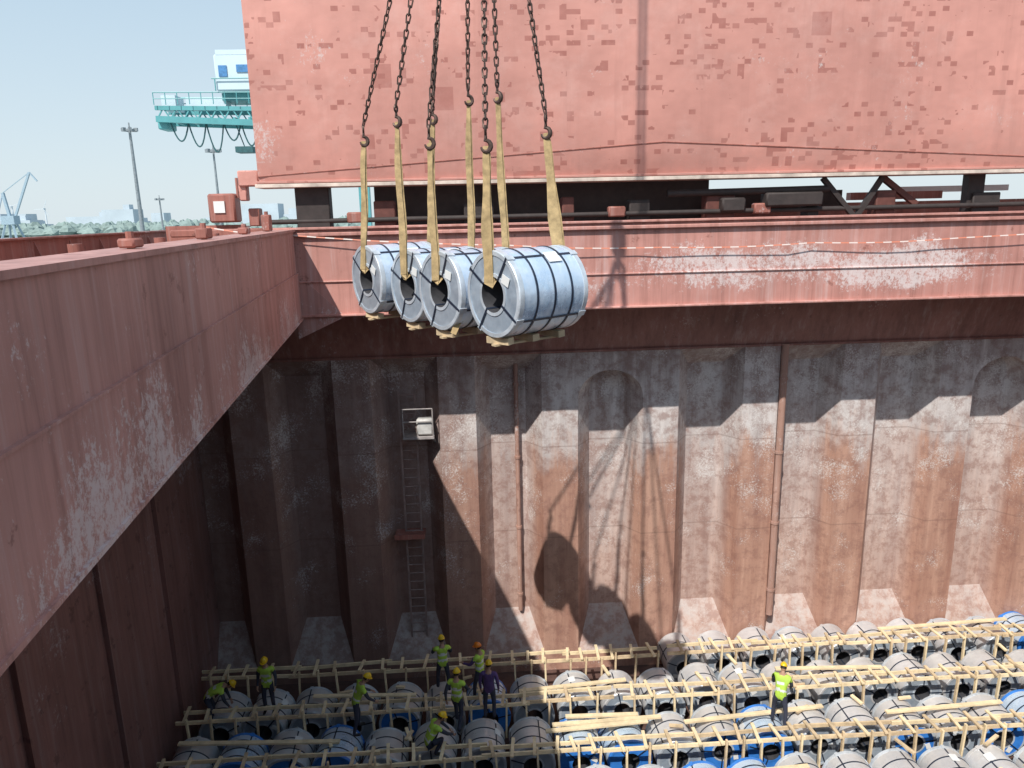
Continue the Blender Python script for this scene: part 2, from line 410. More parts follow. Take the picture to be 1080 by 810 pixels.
b.box((-6.95,22.2,.32),(.75,.6,.8),0,bev=.05); b.box((-7.0,21.88,.35),(.3,.04,.32),1); b.box((-6.1,22.2,.05),(.3,.4,.5),0,bev=.03)
b.tube([(-6.55,22.2,.6),(-6.55,22.2,1.15)],.04,8,0); b.box((-7.6,22.4,-.5),(2.2,.3,.7),0)
b.box((-6.6,21.5,-.35),(3.3,.3,.2),0,bev=.03)
b.obj("deck_equipment_box",[m_redd,m_label])

# ------------------------------------------------------------------ barrier tape
def tape_mat():
    m=M("barrier_tape_stripe",.5); x,y,z=m.sep(); f=m.math('GREATER_THAN',m.math('FRACT',m.math('MULTIPLY',x,2.2)),.5)
    m.color(m.mix(f,(.66,.55,.50),(.60,.20,.12))); return m.m
b=Build(); pts=[]
keys=[(-6.6,-.16),(-4.7,-.40),(1,-.80),(5,-.95),(9,-.93),(13,-.90),(20,-.55)]
for i in range(len(keys)-1):
    for k in range(6):
        t=k/6; a,c=keys[i],keys[i+1]; pts.append((a[0]+(c[0]-a[0])*t,19.30+.03*math.sin(i*2+t*5),a[1]+(c[1]-a[1])*t-.05*math.sin(math.pi*t)))
b.ribbon(pts,(0,.3,1),[.03]*len(pts),.004); b.obj("barrier_tape",[tape_mat()])

# ------------------------------------------------------------------ ladder, platform, pipes
m_lad=simple("ladder_steel",(.30,.22,.20),.6)
ld=empty("hold_ladder")
b=Build()
for x in (-2.35,-1.85): b.box((x,22.35,-10),(.06,.06,9.6),0)
for i in range(32): b.tube([(-2.35,22.35,-5.4-i*.3),(-1.85,22.35,-5.4-i*.3)],.02,6,0)
for z in (-6,-8.5,-11,-13.2):
    for x in (-2.35,-1.85): b.box((x,22.52,z),(.04,.36,.04),0)
b.obj("ladder_rails_and_rungs",[m_lad],ld)
b=Build()
b.box((-1.75,22.1,-6.62),(.95,.8,.06),0); b.box((-1.55,21.95,-6.3),(.5,.35,.5),1,bev=.05); b.beam((-1.4,22.0,-6.6),(-1.1,22.6,-7.3),.06,.06,0)
for x in (-2.2,-1.3): b.tube([(x,21.72,-6.6),(x,21.72,-5.7)],.02,6,0)
b.tube([(-2.2,21.72,-5.7),(-1.3,21.72,-5.7)],.02,6,0); b.tube([(-2.2,21.72,-6.1),(-1.3,21.72,-6.1)],.02,6,0)
b.obj("ladder_platform",[simple("platform_grey",(.35,.32,.31)),simple("lamp_housing",(.55,.54,.52))],ld)
b=Build(); b.box((-2.2,22.2,-9.95),(.95,.7,.07),0); b.box((-2.2,21.85,-9.9),(.95,.05,.16),0); b.obj("ladder_rest_platform",[m_redd],ld)
m_pipe=paint("rusty_pipe",(.44,.26,.205),(.28,.15,.12),rust_amt=.6,scuff_amt=.9)
for nm,x,y,r in (("vertical_pipe",1.3,22.5,.07),("vertical_pipe",9.62,21.96,.11)):
    b=Build(); z1=-13 if r<.1 else -13.3; b.tube([(x,y,-4.1),(x,y,z1)],r,16,0)
    for z in (-5.2,-7.6,-10,-12.4):
        b.rev([(-.04,r+.025),(.04,r+.025),(.04,r-.01),(-.04,r-.01)],16,'Z',0,(x,y,z)); b.box((x,y+.15,z),(.1,.3,.06),0)
    b.obj(nm,[m_pipe])

# ------------------------------------------------------------------ coils
def coil_mesh(name,Rr,L,mats,straps=3,detail=True,rb=.26):
    b=Build(); h=L/2
    prof=[(-h,rb),(-h,rb+.05),(-h+.012,rb+.05),(-h+.012,Rr-.07),(-h,Rr-.07),(-h,Rr-.012),(-h+.012,Rr),(-h+.09,Rr),(-h+.092,Rr-.006),
          (0,Rr-.004),(h-.092,Rr-.006),(h-.09,Rr),(h-.012,Rr),(h,Rr-.012),(h,Rr-.07),(h-.012,Rr-.07),(h-.012,rb+.05),(h,rb+.05),(h,rb)]
    mi=[2,2,1,1,2,2,2,2,0,0,2,2,2,2,1,1,2,2,4]
    b.rev(prof,56,'X',mi)
    for k in range(straps):
        x=-h+L*(k+1)/(straps+1); b.rev([(x-.016,Rr-.005),(x-.016,Rr+.006),(x+.016,Rr+.006),(x+.016,Rr-.005)],56,'X',3)
    if detail:
        for k in range(4):
            a=math.radians(40+90*k)
            rot=Matrix.Rotation(a,3,'X')
            b.box(rot@Vector((0,Rr+.004,0)),(L+.012,.008,.034),3,rot)
            b.box(rot@Vector((0,rb-.004,0)),(L+.012,.008,.034),3,rot)
            for sx in (-1,1): b.box(rot@Vector((sx*(h+.003),(Rr+rb)/2,0)),(.008,Rr-rb+.01,.034),3,rot)
            for sx in (-1,1): b.box(rot@Vector((sx*(h-.06),Rr+.006,0)),(.13,.014,.09),2,rot)
        b.box((-h-.004,-.34,.18),(.006,.17,.13),5,Matrix.Rotation(.5,3,'X')); b.box((.15,-Rr*.72,Rr*.72-.0),(.24,.006,.2),5,Matrix.Rotation(math.radians(-45),3,'X'))
    return b.obj(name,mats)
AX=Vector((.826,.564,0)); yaw=math.atan2(AX.y,AX.x)
RC=.63;LC=1.3
faces=[(.30,10.6,-1.12),(-.50,11.75,-1.17),(-1.085,12.9,-1.19),(-1.92,13.9,-1.13)]
protoA=None
APEX=Vector((.35,12.4,8.0))
HK=[((.27,.9),(.35,1.15)),((-.55,1.05),(.2,1.8)),((-1.12,1.5),(-.02,1.9)),((-1.8,1.3),(-.75,1.7))]
for i,f in enumerate(faces):
    c=Vector(f)+AX*LC/2
    if protoA is None:
        protoA=coil_mesh("steel_coil",RC,LC,[m_wrap,m_face,m_facering,m_strap,m_bore,m_label]); o=protoA
    else:
        o=bpy.data.objects.new("steel_coil",protoA.data); link(o)
    o.location=c; o.rotation_euler=(random.uniform(-.3,.3),random.uniform(-.02,.02),yaw+random.uniform(-.03,.03))

def chain(a,bp,name="lifting_chain"):
    b=Build(); a=Vector(a);bp=Vector(bp); d=(bp-a); L=d.length; t=d.normalized(); q=t.to_track_quat('Z','Y').to_matrix()
    pitch=.115; n=int(L/pitch)
    for i in range(n):
        c=a+t*(i+.5)*pitch; rot=q@Matrix.Rotation(math.pi/2*(i%2)+.25+.12*math.sin(i*.7),3,'Z'); pts=[]
        hl,hw=.052,.034
        for k in range(8):
            an=2*math.pi*k/8; x=math.cos(an)*hw; z=math.sin(an)*hw+(hl-.012 if math.sin(an)>=0 else -hl+.012)
            pts.append(c+rot@Vector((x,0,z)))
        b.tube(pts,.0135,5,0,closed=True)
    return b.obj(name,[m_chain],fix=False)
def hook(p,ang,name="lifting_hook"):
    b=Build(); p=Vector(p); rot=Matrix.Rotation(ang,3,'Z'); pts=[];rad=[]
    pts.append((0,0,.17)); rad.append(.018); pts.append((0,0,.10)); rad.append(.022)
    for k in range(11):
        a=math.radians(100-k*27); pts.append((math.cos(a)*.068,0,math.sin(a)*.075)); rad.append(.024+.018*math.sin(math.pi*k/10)-.012*(k/10))
    b.tube([p+rot@Vector(x) for x in pts],rad,8,0)
    ring=[p+rot@Vector((0,math.cos(t)*.045,.205+math.sin(t)*.055)) for t in [2*math.pi*k/12 for k in range(12)]]
    b.tube(ring,.018,6,0,closed=True)
    b.beam(p+rot@Vector((.045,0,.06)),p+rot@Vector((.08,0,-.03)),.012,.02,0)
    return b.obj(name,[m_chain])
for i,f in enumerate(faces):
    f=Vector(f); sl_=empty("lifting_sling")
    bs=Build()
    for side in (0,1):
        cen=f-AX*.05 if side==0 else f+AX*(LC+.05)
        ins=f+AX*.3 if side==0 else f+AX*(LC-.3)
        tgt=APEX
        if side==0: hp=Vector((HK[i][0][0],f.y-.05,HK[i][0][1]))
        else:
            e=f+AX*LC; hz=HK[i][1][1]; hp=Vector((e.x+(tgt.x-e.x)*(.22 if i else .18),e.y+(tgt.y-e.y)*.15,hz))
        hook(hp,random.uniform(-.6,.6)); chain(hp+Vector((0,0,.24)),APEX+Vector((random.uniform(-.15,.15),random.uniform(-.15,.15),0)))
        wd=Vector((1,-.15,0)); wmax=(.135,.105,.11,.10)[i]+(.04 if side and i==0 else 0)
        for j in range(2):
            off=Vector((.012*(1 if j else -1),.02*j,0)); n=14; pts=[];ws=[]
            for k in range(n):
                t=k/(n-1); p=hp.lerp(cen,t); p=p+off*(1 if t>.1 else t*10)+Vector((.010*math.sin(t*9+i+j),0,0))
                pts.append(p); ws.append(.075+(wmax-.075)*min(1,t*1.8)+.012*math.sin(t*14+i*2+j))
            pts[-1]=cen+Vector((0,0,.12)); pts.append(cen+(ins-cen)*.3+Vector((0,0,.21))); ws.append(.12); pts.append(ins+Vector((0,0,.215))); ws.append(.12)
            bs.ribbon(pts,[wd]*(len(pts)-2)+[Vector((-AX.y,AX.x,0))]*2,ws,.012,0)
    bs.obj("webbing",[m_sling],sl_,)
b=Build()
for i,f in enumerate(faces):
    f=Vector(f)
    for t in (.12,.62,1.12):
        p=f+AX*t+Vector((0,0,-RC-.05)); b.box(p,(.13,.42,.10),0,Matrix.Rotation(yaw+.12+.1*math.sin(i*5+t*9),3,'Z')@Matrix.Rotation(.06*(i-1),3,'Y'))
    b.box(f+AX*.65+Vector((0,0,-RC-.115)),(1.3,.10,.03),0,Matrix.Rotation(yaw,3,'Z'))
b.obj("timber_chocks",[m_wood2])
b=Build(); p=Vector(faces[1])+Vector((.3,-.25,-.45))
b.ribbon([p+Vector((.08,.1,.35)),p+Vector((.03,.05,.15)),p+Vector((-.02,0,-.02)),p+Vector((-.1,-.02,-.2))],(1,0,.3),[.09,.1,.1,.09],.02); b.obj("sling_tail",[m_sling])
hb=empty("crane_hook_block",APEX)
b=Build(); b.tube([(0,0,-.05),(0,0,.35)],.07,10,0); b.box((0,0,.62),(.34,.22,.6),0,bev=.06)
b.tube([(math.cos(t)*.16,0,math.sin(t)*.2-.1) for t in [2*math.pi*k/16 for k in range(16)]],.04,8,0,closed=True)
b.obj("block_body",[m_chain],hb)
b=Build()
for dx,dy in ((-.1,0),(.1,0),(0,.09),(0,-.09)): b.tube([(dx,dy,.85),(dx,dy,34)],.022,6,0)
b.obj("hoist_wires",[m_dark],hb)

# ------------------------------------------------------------------ stowed coils
variants=[coil_mesh("steel_coil",.61,1.2,[m_wrapdust,m_face,m_facering,m_strap,m_bore,m_label],2,True,.25),
          coil_mesh("steel_coil",.60,1.2,[m_wrapdust,m_blue,m_facering,m_strap,m_bore,m_label],2,True,.25),
          coil_mesh("steel_coil",.61,1.2,[m_wrap,m_blue,m_blue,m_strap,m_bore,m_label],3,True,.25),
          coil_mesh("steel_coil",.58,1.15,[m_wrapdust,m_face,m_wrapdust,m_strap,m_bore,m_label],1,True,.24)]
used=[False]*4
rows=[21.32,19.42,17.42,15.38,13.3]
for r,Y in enumerate(rows):
    x=-7.9+.3*(r%2)
    while x<23.5:
        if r==0 and x<5.3: x+=1.3; continue
        wts=[5,.8,1.2,4] if r<2 else ([4,1.5,1.5,3] if x<2 else [2,4,4,1.5])
        k=random.choices([0,1,2,3],wts)[0]
        if used[k]: o=bpy.data.objects.new("steel_coil",variants[k].data); link(o)
        else: o=variants[k]; used[k]=True
        o.location=(x,Y+random.uniform(-.07,.07),-14.33+random.uniform(-.05,.07))
        o.rotation_mode='QUATERNION'
        o.rotation_quaternion=(Matrix.Rotation(math.pi/2+random.uniform(-.07,.07),3,'Z')@Matrix.Rotation(random.uniform(0,6.28),3,'X')).to_quaternion()
        x+=1.26+random.uniform(0,.07)
for k in range(4):
    if not used[k]: variants[k].location=(22,11,-14.33)

# ------------------------------------------------------------------ timber dunnage frames
def fence(x0,x1,Y,z=-13.45,gap=.42,seedv=0,dz=0):
    rnd=random.Random(seedv); b=Build(); n=int((x1-x0)/3.0)+1; seg=(x1-x0)/n
    for s_ in range(n):
        a=x0+s_*seg; c=a+seg+.05
        for yy in (Y-gap/2,Y+gap/2):
            b.beam((a-rnd.uniform(.05,.3),yy+rnd.uniform(-.06,.06),z+dz+rnd.uniform(-.04,.04)),(c,yy+rnd.uniform(-.06,.06),z+dz+rnd.uniform(-.04,.04)),.05,.10,0 if rnd.random()<.7 else 1)
    x=x0+.15
    while x<x1:
        l=gap+.12+rnd.uniform(0,.22); 
        b.beam((x,Y-l/2,z+.08+dz),(x+rnd.uniform(-.1,.1),Y+l/2,z+.08+dz+rnd.uniform(-.01,.03)),.085,.045,rnd.choice([0,0,1]))
        if rnd.random()<.8:
            yy=Y-gap/2-.055; b.beam((x+.1,yy,z-1.0),(x+.1+rnd.uniform(-.06,.06),yy,z+.05+rnd.uniform(-.02,.2)),.08,.05,1 if rnd.random()<.4 else 0)
        x+=.56+rnd.uniform(-.16,.22)
    b.obj("timber_dunnage",[m_wood,m_wood2])
fence(-8.4,5.4,20.36,seedv=1)
fence(6.0,22,20.42,seedv=2,dz=.02)
fence(-8.4,3.6,18.42,seedv=3)
fence(4.0,22,18.45,seedv=4,dz=.03)
fence(-8.3,22,16.4,seedv=5)
fence(-8.3,22,14.35,seedv=6)
b=Build(); rnd=random.Random(9)
for p,q in (((-8.2,17.55,-13.62),(-3.9,17.3,-13.64)),((1.0,19.0,-13.64),(4.2,19.3,-13.66)),((8.8,19.4,-13.64),(12,19.2,-13.64)),((5.4,17.3,-13.66),(9.4,17.6,-13.64)),((13,21.2,-13.64),(17.5,21.4,-13.64)),((11,17.2,-13.64),(14.4,17.35,-13.64)),((-5,19.3,-13.64),(-2,19.1,-13.64)),((1.6,17.2,-13.62),(4.4,17.35,-13.6)),((1.8,17.45,-13.63),(4.8,17.5,-13.6)),((2.2,17.75,-13.62),(4.2,17.65,-13.6)),((-6,15.3,-13.64),(-2,15.4,-13.64)),((4,15.2,-13.64),(8,15.4,-13.64))):
    b.beam(Vector(p)+Vector((0,0,.04)),Vector(q)+Vector((0,0,.04)),.13,.05,0)
for i in range(26):
    x=rnd.uniform(-8,20); y=rnd.choice((19.42,17.42,15.4))+rnd.uniform(-.4,.4); a=rnd.uniform(-.5,.5)+rnd.choice((0,1.57)); l=rnd.uniform(.25,.6)
    b.beam((x,y,-13.64),(x+math.cos(a)*l,y+math.sin(a)*l,-13.6),.09,.05,rnd.choice((0,1)))
b.obj("loose_planks",[m_wood,m_wood2])

# ------------------------------------------------------------------ people
m_skin=simple("skin",(.38,.22,.15),.6,var=.1); m_hair=simple("hair",(.02,.015,.012),.8)
m_vest=simple("hi_vis_vest",(.40,.60,.07),.7,var=.25); m_refl=simple("reflective_band",(.62,.64,.62),.4)
m_trou=simple("navy_workwear",(.035,.04,.065),.85); m_boot=simple("boots",(.02,.018,.016),.7); m_shirtb=simple("dark_shirt",(.045,.05,.07),.85)
m_helY=simple("yellow_helmet",(.80,.52,.02),.35,var=.05); m_helO=simple("orange_helmet",(.8,.22,.02),.35,var=.05); m_purp=simple("purple_shirt",(.09,.05,.16),.85)
m_white=simple("eye_white",(.8,.8,.8),.3,var=.02); m_lips=simple("lips",(.3,.12,.1))
J0=dict(pel=(0,0,.95),wai=(0,0,1.1),che=(0,.01,1.32),nek=(0,0,1.50),hed=(0,.02,1.60),
 hl=(-.1,0,.90),kl=(-.12,.03,.50),al=(-.12,-.02,.09),tl=(-.13,.17,.045),
 hr=(.1,0,.90),kr=(.12,.03,.50),ar=(.12,-.02,.09),tr=(.13,.17,.045),
 sl=(-.19,0,1.43),el=(-.25,-.02,1.14),wl=(-.25,.07,.90),ml=(-.25,.10,.82),
 sr=(.19,0,1.43),er=(.25,-.02,1.14),wr=(.25,.07,.90),mr=(.25,.10,.82))
POSES={
 'stand':{},
 'reach':dict(el=(-.27,.16,1.20),wl=(-.22,.40,1.16),ml=(-.2,.48,1.16),er=(.28,.12,1.18),wr=(.2,.35,1.08),mr=(.18,.43,1.06),kl=(-.14,.1,.52),kr=(.14,-.02,.5),al=(-.15,.12,.09),tl=(-.16,.31,.045),ar=(.15,-.12,.09),tr=(.17,.07,.045)),
 'walk':dict(kl=(-.12,.2,.53),al=(-.12,.24,.09),tl=(-.12,.43,.045),kr=(.12,-.02,.48),ar=(.12,-.26,.14),tr=(.12,-.12,.05),el=(-.26,-.16,1.16),wl=(-.26,-.14,.92),ml=(-.26,-.12,.84),er=(.26,.14,1.16),wr=(.24,.34,1.02),mr=(.23,.42,.99)),
 'lean':dict(che=(0,.16,1.27),nek=(0,.26,1.42),hed=(0,.33,1.50),wai=(0,.06,1.1),sl=(-.19,.2,1.36),sr=(.19,.2,1.36),el=(-.24,.3,1.1),wl=(-.2,.5,1.0),ml=(-.18,.57,.97),er=(.24,.3,1.1),wr=(.2,.48,.92),mr=(.18,.54,.87),kl=(-.16,.12,.52),kr=(.16,-.03,.5),al=(-.18,.1,.09),tl=(-.2,.29,.045),ar=(.18,-.14,.09),tr=(.2,.05,.045)),
 'bend':dict(pel=(0,-.1,.86),wai=(0,.03,.98),che=(0,.26,1.05),nek=(0,.43,1.10),hed=(0,.54,1.10),hl=(-.1,-.08,.83),hr=(.1,-.08,.83),kl=(-.14,.05,.47),kr=(.14,.05,.47),sl=(-.19,.36,1.06),sr=(.19,.36,1.06),el=(-.24,.42,.78),wl=(-.2,.5,.55),ml=(-.18,.53,.46),er=(.24,.42,.78),wr=(.2,.52,.56),mr=(.18,.55,.47)),
 'crouch':dict(pel=(0,-.22,.36),wai=(0,-.14,.50),che=(0,.02,.70),nek=(0,.12,.87),hed=(0,.19,.95),hl=(-.1,-.2,.33),hr=(.1,-.2,.33),kl=(-.2,.18,.52),kr=(.2,.18,.52),al=(-.16,-.05,.09),ar=(.16,-.05,.09),tl=(-.18,.14,.045),tr=(.18,.14,.045),sl=(-.19,.06,.82),sr=(.19,.06,.82),el=(-.25,.28,.64),wl=(-.14,.45,.46),ml=(-.11,.5,.39),er=(.25,.28,.64),wr=(.14,.46,.5),mr=(.11,.52,.43)),
}
RAD=dict(pel=(.155,.115),wai=(.14,.11),che=(.165,.12),nek=(.055,.055),hed=(.06,.06),hl=(.09,.09),kl=(.062,.062),al=(.048,.048),tl=(.04,.035),sl=(.075,.07),el=(.048,.048),wl=(.032,.03),ml=(.034,.022))
ED=[('pel','wai'),('wai','che'),('che','nek'),('nek','hed'),('pel','hl'),('hl','kl'),('kl','al'),('al','tl'),('pel','hr'),('hr','kr'),('kr','ar'),('ar','tr'),
    ('che','sl'),('sl','el'),('el','wl'),('wl','ml'),('che','sr'),('sr','er'),('er','wr'),('wr','mr')]
def person(loc,heading,pose,helmet,torso,vest=True,sleeves=None,s=1.0):
    J={k:Vector(v) for k,v in J0.items()}; J.update({k:Vector(v) for k,v in POSES[pose].items()})
    root=empty("dock_worker",loc); root.rotation_euler=(0,0,heading); root.scale=(s,s,s)
    names=list(J.keys()); idx={n:i for i,n in enumerate(names)}
    me=bpy.data.meshes.new("b"); me.from_pydata([tuple(J[n]) for n in names],[(idx[a],idx[c]) for a,c in ED],[]); me.update()
    ob=bpy.data.objects.new("tmp",me); COL.objects.link(ob)
    md=ob.modifiers.new("s","SKIN"); md.use_smooth_shade=True
    for n in names:
        k=n if n in RAD else n[0]+'l'
        sv=me.skin_vertices[0].data[idx[n]]; sv.radius=RAD[k]; sv.use_root=(n=='pel')
    sb=ob.modifiers.new("u","SUBSURF"); sb.levels=2; sb.render_levels=2
    dg=bpy.context.evaluated_depsgraph_get(); nm=bpy.data.meshes.new_from_object(ob.evaluated_get(dg)); bpy.data.objects.remove(ob)
    mats=[torso,m_trou,m_skin,m_boot,sleeves or m_shirtb,m_refl,m_vest]
    nm.materials.clear()
    for m in mats: nm.materials.append(m)
    segm={}
    for a,c in ED:
        if 't' in (a[0],c[0]): segm[(a,c)]=3
        elif a in('pel',) and c[0]=='h' : segm[(a,c)]=1
        elif c[0] in 'ka' and a[0] in 'hk': segm[(a,c)]=1
        elif (a,c)==('nek','hed'): segm[(a,c)]=2
        elif c[0]=='m': segm[(a,c)]=2
        elif a[0] in 'se' and c[0] in 'ew': segm[(a,c)]=4
        else: segm[(a,c)]=6 if vest else 0
    for p in nm.polygons:
        best=9;bi=0
        for (a,c),mi in segm.items():
            A,Cc=J[a],J[c]; d=Cc-A; t=max(0,min(1,(p.center-A).dot(d)/d.length_squared)); dist=(p.center-(A+d*t)).length
            dist-= .05 if mi in(6,0) else 0
            if dist<best:
                best=dist;bi=mi
                if mi==6 and (a,c)==('pel','wai') and t>.5 and t<.95: bi=5
                if mi==6 and (a,c)==('wai','che') and .55<t<.8: bi=5
                if (a,c)==('che','nek') and t>.75: bi=2
        p.material_index=bi; p.use_smooth=True
    body=bpy.data.objects.new("body",nm); link(body,root)
    hd=J['hed']; fw=(J['hed']-J['nek']); tilt=math.atan2(fw.y,fw.z)*.6+.12; rot=Matrix.Rotation(-tilt,3,'X')
    c=hd+rot@Vector((0,.01,.05))
    bm=bmesh.new(); bmesh.ops.create_uvsphere(bm,u_segments=20,v_segments=14,radius=1)
    for v in bm.verts:
        x,y,z=v.co; sx=.076*(1-.18*max(0,-z)); v.co=Vector((x*sx,y*.095+ (.012 if z<-.3 and y>0 else 0),z*.115))
        if abs(x)<.2 and y>.85 and -.35<z<.1: v.co.y+=.018*(1-(z+.35)/.45*.5)
    b=Build(); bm.verts.index_update(); b.add([c+rot@v.co for v in bm.verts],[[v.index for v in f.verts] for f in bm.faces],0,True)
    bm.free()
    for sx in (-1,1):
        b.box(c+rot@Vector((sx*.077,-.005,0)),(.014,.035,.06),0,rot,bev=.005)
        b.box(c+rot@Vector((sx*.03,.088,.01)),(.024,.008,.011),1,rot,bev=.003); b.box(c+rot@Vector((sx*.03,.093,.01)),(.009,.006,.009),2,rot)
        b.box(c+rot@Vector((sx*.03,.091,.028)),(.03,.008,.006),2,rot)
    b.box(c+rot@Vector((0,.092,-.055)),(.042,.012,.009),3,rot)
    b.add([c+rot@Vector((math.cos(t)*.079,math.sin(t)*.097,zz)) for k,zz in enumerate((.04,-.03)) for t in [math.radians(160+i*22) for i in range(11)]],[(i,i+1,i+12,i+11) for i in range(10)],2,True)
    b.obj("head",[m_skin,m_white,m_hair,m_lips],root)
    b=Build(); prof=[(.03,.108),(.025,.102)]+[(.03+.115*math.sin(a),.102*math.cos(a)+.001) for a in [math.radians(d) for d in (0,15,30,45,60,75,88)]]
    cc=c; n=20; vs=[]
    for k in range(n):
        a=2*math.pi*k/n
        for i,(z,r) in enumerate(prof):
            rr=r*(1.0+(.28*max(0,math.sin(a))**2 if i==0 else 0)+(.06 if i==0 else 0)); vs.append(cc+rot@Vector((math.cos(a)*rr*.92,math.sin(a)*rr*1.12,z+.01)))
    Pn=len(prof); b.add(vs,[(k*Pn+i,((k+1)%n)*Pn+i,((k+1)%n)*Pn+i+1,k*Pn+i+1) for k in range(n) for i in range(Pn-1)]+[tuple(k*Pn+Pn-1 for k in range(n))],0,True)
    b.tube([cc+rot@Vector((0,.10,.085)),cc+rot@Vector((0,.05,.145)),cc+rot@Vector((0,0,.158)),cc+rot@Vector((0,-.05,.145)),cc+rot@Vector((0,-.10,.085))],.012,6,0)
    b.obj("safety_helmet",[helmet],root)
    b=Build()
    for sd,sg in (('l',-1),('r',1)):
        W=J['w'+sd];Mh=J['m'+sd]; d=(Mh-W).normalized(); side=Vector((0,1,0)) if abs(d.y)<.7 else Vector((1,0,0)); side=(side-d*side.dot(d)).normalized(); nrm=d.cross(side)
        for k in range(4):
            off=side*((k-1.5)*.019); L=(.072,.08,.076,.06)[k]
            b.tube([Mh+off,Mh+off+d*L*.5+nrm*-.006*sg,Mh+off+d*L*.8-nrm*.02*sg,Mh+off+d*L*.95-nrm*.038*sg],[.0095,.009,.008,.006],6,0)
        b.tube([W+d*.03+side*.02,W+d*.06+side*.045,W+d*.09+side*.055],[.012,.010,.008],6,0)
    b.obj("fingers",[m_skin],root)
    return root
FZ=-13.66
H=math.radians
person((-6.1,18.75,FZ),H(175),'stand',m_helY,m_vest)
person((-7.75,18.8,FZ-.25),H(-80),'bend',m_helY,m_vest)
person((-3.5,17.7,FZ),H(-65),'lean',m_helY,m_vest)
person((-1.2,19.3,FZ),H(10),'reach',m_helY,m_vest)
person((-.76,17.65,FZ),H(-20),'walk',m_helY,m_vest)
person((-.12,18.85,FZ),H(60),'reach',m_helO,m_vest,sleeves=m_purp)
person((.12,17.95,FZ),H(-10),'stand',m_helY,m_purp,vest=False,sleeves=m_purp)
person((-1.35,16.75,FZ),H(-70),'crouch',m_helY,m_vest)
person((7.9,17.0,FZ),H(-30),'lean',m_helY,m_vest)

# ------------------------------------------------------------------ background port
def ground_mat():
    m=M("quay_ground_mat",.9); f=m.noise(.02,4,.6); m.color(m.mix(m.ramp(f,.35,.65),(.38,.41,.41),(.28,.34,.32))); return m.m
b=Build(); g=-9
b.add([(-3500,-600,g),(-9.4,-600,g),(-9.4,5000,g),(-3500,5000,g),(27,-600,g),(3500,-600,g),(3500,5000,g),(27,5000,g),(-9.4,-10.9,g),(27,-10.9,g),(-9.4,31.9,g),(27,31.9,g)],
  [(0,1,8,10,2,3),(4,5,6,7,11,9),(1,4,9,8),(10,11,7,2)],0); b.obj("ground",[ground_mat()])
m_tree=simple("distant_foliage",(.23,.30,.28),.9,var=.25,scale=.2,bump=0)  # distance haze is mixed into this foliage colour
b=Build(); rnd=random.Random(3)
for i in range(700):
    x=rnd.uniform(-520,320); y=rnd.uniform(520,600); h=rnd.uniform(5,10); r=rnd.uniform(4,8)
    n=7; c=Vector((x,y,-9)); vs=[]
    lev=[(0,.5),(.35,1),(.7,.8),(1,.25)]
    for t,rr in lev:
        for k in range(n): a=2*math.pi*k/n+rnd.uniform(-.2,.2); q=r*rr*rnd.uniform(.7,1.2); vs.append(c+Vector((q*math.cos(a),q*math.sin(a),h*t*rnd.uniform(.85,1.1))))
    fs=[(l*n+k,l*n+(k+1)%n,(l+1)*n+(k+1)%n,(l+1)*n+k) for l in range(3) for k in range(n)]+[tuple(3*n+k for k in range(n))]
    b.add(vs,fs,0)
b.obj("distant_trees",[m_tree])
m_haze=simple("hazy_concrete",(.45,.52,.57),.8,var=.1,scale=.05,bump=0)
b=Build()
for i in range(34):
    x=rnd.uniform(-700,100); y=rnd.uniform(640,900); wv=rnd.uniform(12,40); hh=rnd.uniform(8,22)
    b.box((x,y,-9+hh/2),(wv,20,hh),0)
    if rnd.random()<.4: b.box((x+wv*.2,y,-9+hh+2),(wv*.2,8,4),0)
b.obj("distant_warehouses",[m_haze])
m_pole=simple("grey_pole",(.25,.28,.30),.5,.3)
def mast(x,y,z,r=.22,name="floodlight_mast"):
    b=Build(); b.tube([(x,y,-9),(x,y,z)],[r*1.6,r*.7],10,0); b.rev([(-.15,.7),(.1,.7),(.1,.55),(-.15,.55)],16,'Z',0,(x,y,z-.4))
    for k in range(6):
        a=k*math.pi/3; b.box((x+math.cos(a)*.8,y+math.sin(a)*.8,z-.35),(.4,.3,.4),0,Matrix.Rotation(a,3,'Z'))
    b.box((x,y,z+.1),(.12,.12,.8),0); b.obj(name,[m_pole])
mast(-42,100,11.6); mast(-32,100,8.9,.16)
mast(-67,170,5,.2); 
qc=empty("quay_crane")
m_tq=simple("turquoise_paint",(.10,.33,.35),.45,var=.15,scale=.6); m_cw=simple("crane_white",(.55,.66,.72),.5,var=.06,scale=.5); m_cb=simple("crane_blue_panel",(.06,.20,.42),.5)
m_cable=simple("festoon_cable",(.03,.10,.11),.6)
b=Build()
for yy in (69,72):
    b.beam((-26.6,yy,9.5),(-17,yy,9.3),.22,.35,0); b.beam((-26.6,yy,8.6),(-17,yy,8.1),.3,.5,0)
    n=8
    for k in range(n):
        xa=-26.5+k*1.15; b.beam((xa,yy,8.6),(xa+.57,yy,9.5),.1,.1,0); b.beam((xa+.57,yy,9.5),(xa+1.15,yy,8.5),.1,.1,0)
    for k in range(10):
        xa=-26.5+k*1.0; b.tube([(xa,yy-.4,9.7),(xa,yy-.4,10.7)],.04,5,0)
    b.tube([(-26.5,yy-.4,10.7),(-17.5,yy-.4,10.6)],.05,5,0); b.tube([(-26.5,yy-.4,10.2),(-17.5,yy-.4,10.1)],.04,5,0)
for k in range(8): b.beam((-26.5+k*1.3,69,8.5),(-26.5+k*1.3,72,8.5),.2,.3,0)
b.box((-25.6,70.5,10.0),(1.2,2,1.2),1); b.box((-22.5,70.5,9.95),(3.4,1.6,.9),1)
b.box((-26.3,70.5,8.2),(.9,2,.8),0,bev=.1)
b.obj("boom_truss",[m_tq,m_cw],qc)
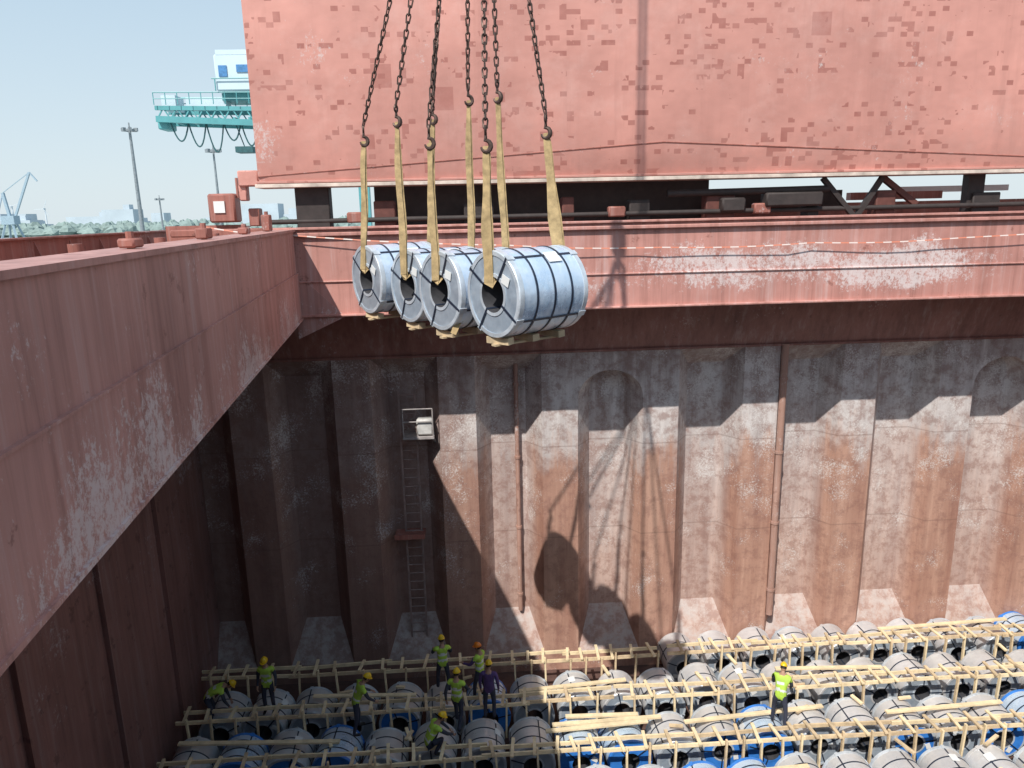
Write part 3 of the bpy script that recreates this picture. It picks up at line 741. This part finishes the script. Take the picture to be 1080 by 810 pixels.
b=Build(); b.box((-18.9,71,12.2),(4.4,5,2.9),0,bev=.1); b.box((-20.4,68.44,12.3),(.7,.06,.9),1); b.box((-18.6,68.44,12.5),(1.3,.06,.6),1)
b.box((-19.2,71,10.4),(3.6,3,.6),2); b.box((-19.4,70,13.8),(3,3,.4),0)
for xx in (-21.1,-16.8): b.tube([(xx,68.3,10.7),(xx,68.3,11.7)],.05,5,2)
b.tube([(-21.4,68.3,11.7),(-16.8,68.3,11.7)],.05,5,2)
b.obj("machinery_house",[m_cw,m_cb,m_tq],qc)
b=Build()
for k in range(5):
    xa=-25.6+k*1.5; dep=1.9+1.2*((k*37)%3)/2
    b.tube([(xa+1.5*t,69.5,8.3-dep*4*t*(1-t)*.8) for t in [i/10 for i in range(11)]],.07,6,0)
b.box((-19.5,70,6.0),(1.5,1.5,.5),0); b.beam((-20.2,70,8.2),(-19.6,70,6.2),.08,.08,0)
b.obj("festoon_cables",[m_cable],qc)
b=Build()
for xx in (-12,-6): b.box((xx,90,2),(1.2,1.2,22),0); 
b.box((-9,90,9),(7,1.2,1.4),0); b.beam((-17,71,9),(-9,90,9.5),.8,.8,0)
b.obj("portal_legs",[m_tq],qc)
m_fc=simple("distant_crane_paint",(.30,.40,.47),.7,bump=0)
def luff(x,y,s,flip=1,name="harbour_crane"):
    b=Build(); f=flip
    for dx in (-4,4):
        for dy in (-4,4): b.beam((x+dx*s,y+dy*s,-9),(x+dx*.4*s,y+dy*.4*s,-9+10*s),.8*s,.8*s,0)
    b.box((x,y,-9+11.5*s),(6*s,5*s,4*s),0); b.beam((x,y,-9+13*s),(x-1.5*s*f,y,-9+24*s),1.2*s,1.2*s,0)
    b.beam((x+2*s*f,y,-9+12*s),(x+12*s*f,y,-9+33*s),.9*s,.9*s,0); b.beam((x-1.5*s*f,y,-9+24*s),(x+12*s*f,y,-9+33*s),.3*s,.3*s,0)
    b.beam((x+12*s*f,y,-9+33*s),(x+15*s*f,y,-9+29*s),.6*s,.6*s,0); b.beam((x-1.5*s*f,y,-9+24*s),(x-6*s*f,y,-9+12*s),.4*s,.4*s,0)
    b.obj(name,[m_fc])
luff(-215,350,.8,-1); luff(-236,330,.72,-1); luff(-205,352,.95,1)
m_tw=simple("turbine_white",(.6,.66,.70),.6,bump=0)
for x,y,z,a0 in ((-520,900,20,.3),(-495,920,17,1.1)):
    b=Build(); b.tube([(x,y,-9),(x,y,z)],[1.0,.6],8,0); b.box((x,y-1,z),(1.6,3,1.6),0)
    for k in range(3):
        a=a0+k*2.094; b.beam((x,y-3,z),(x+math.cos(a)*10,y-3,z+math.sin(a)*10),.6,.4,0)
    b.obj("wind_turbine",[m_tw])
print("done")
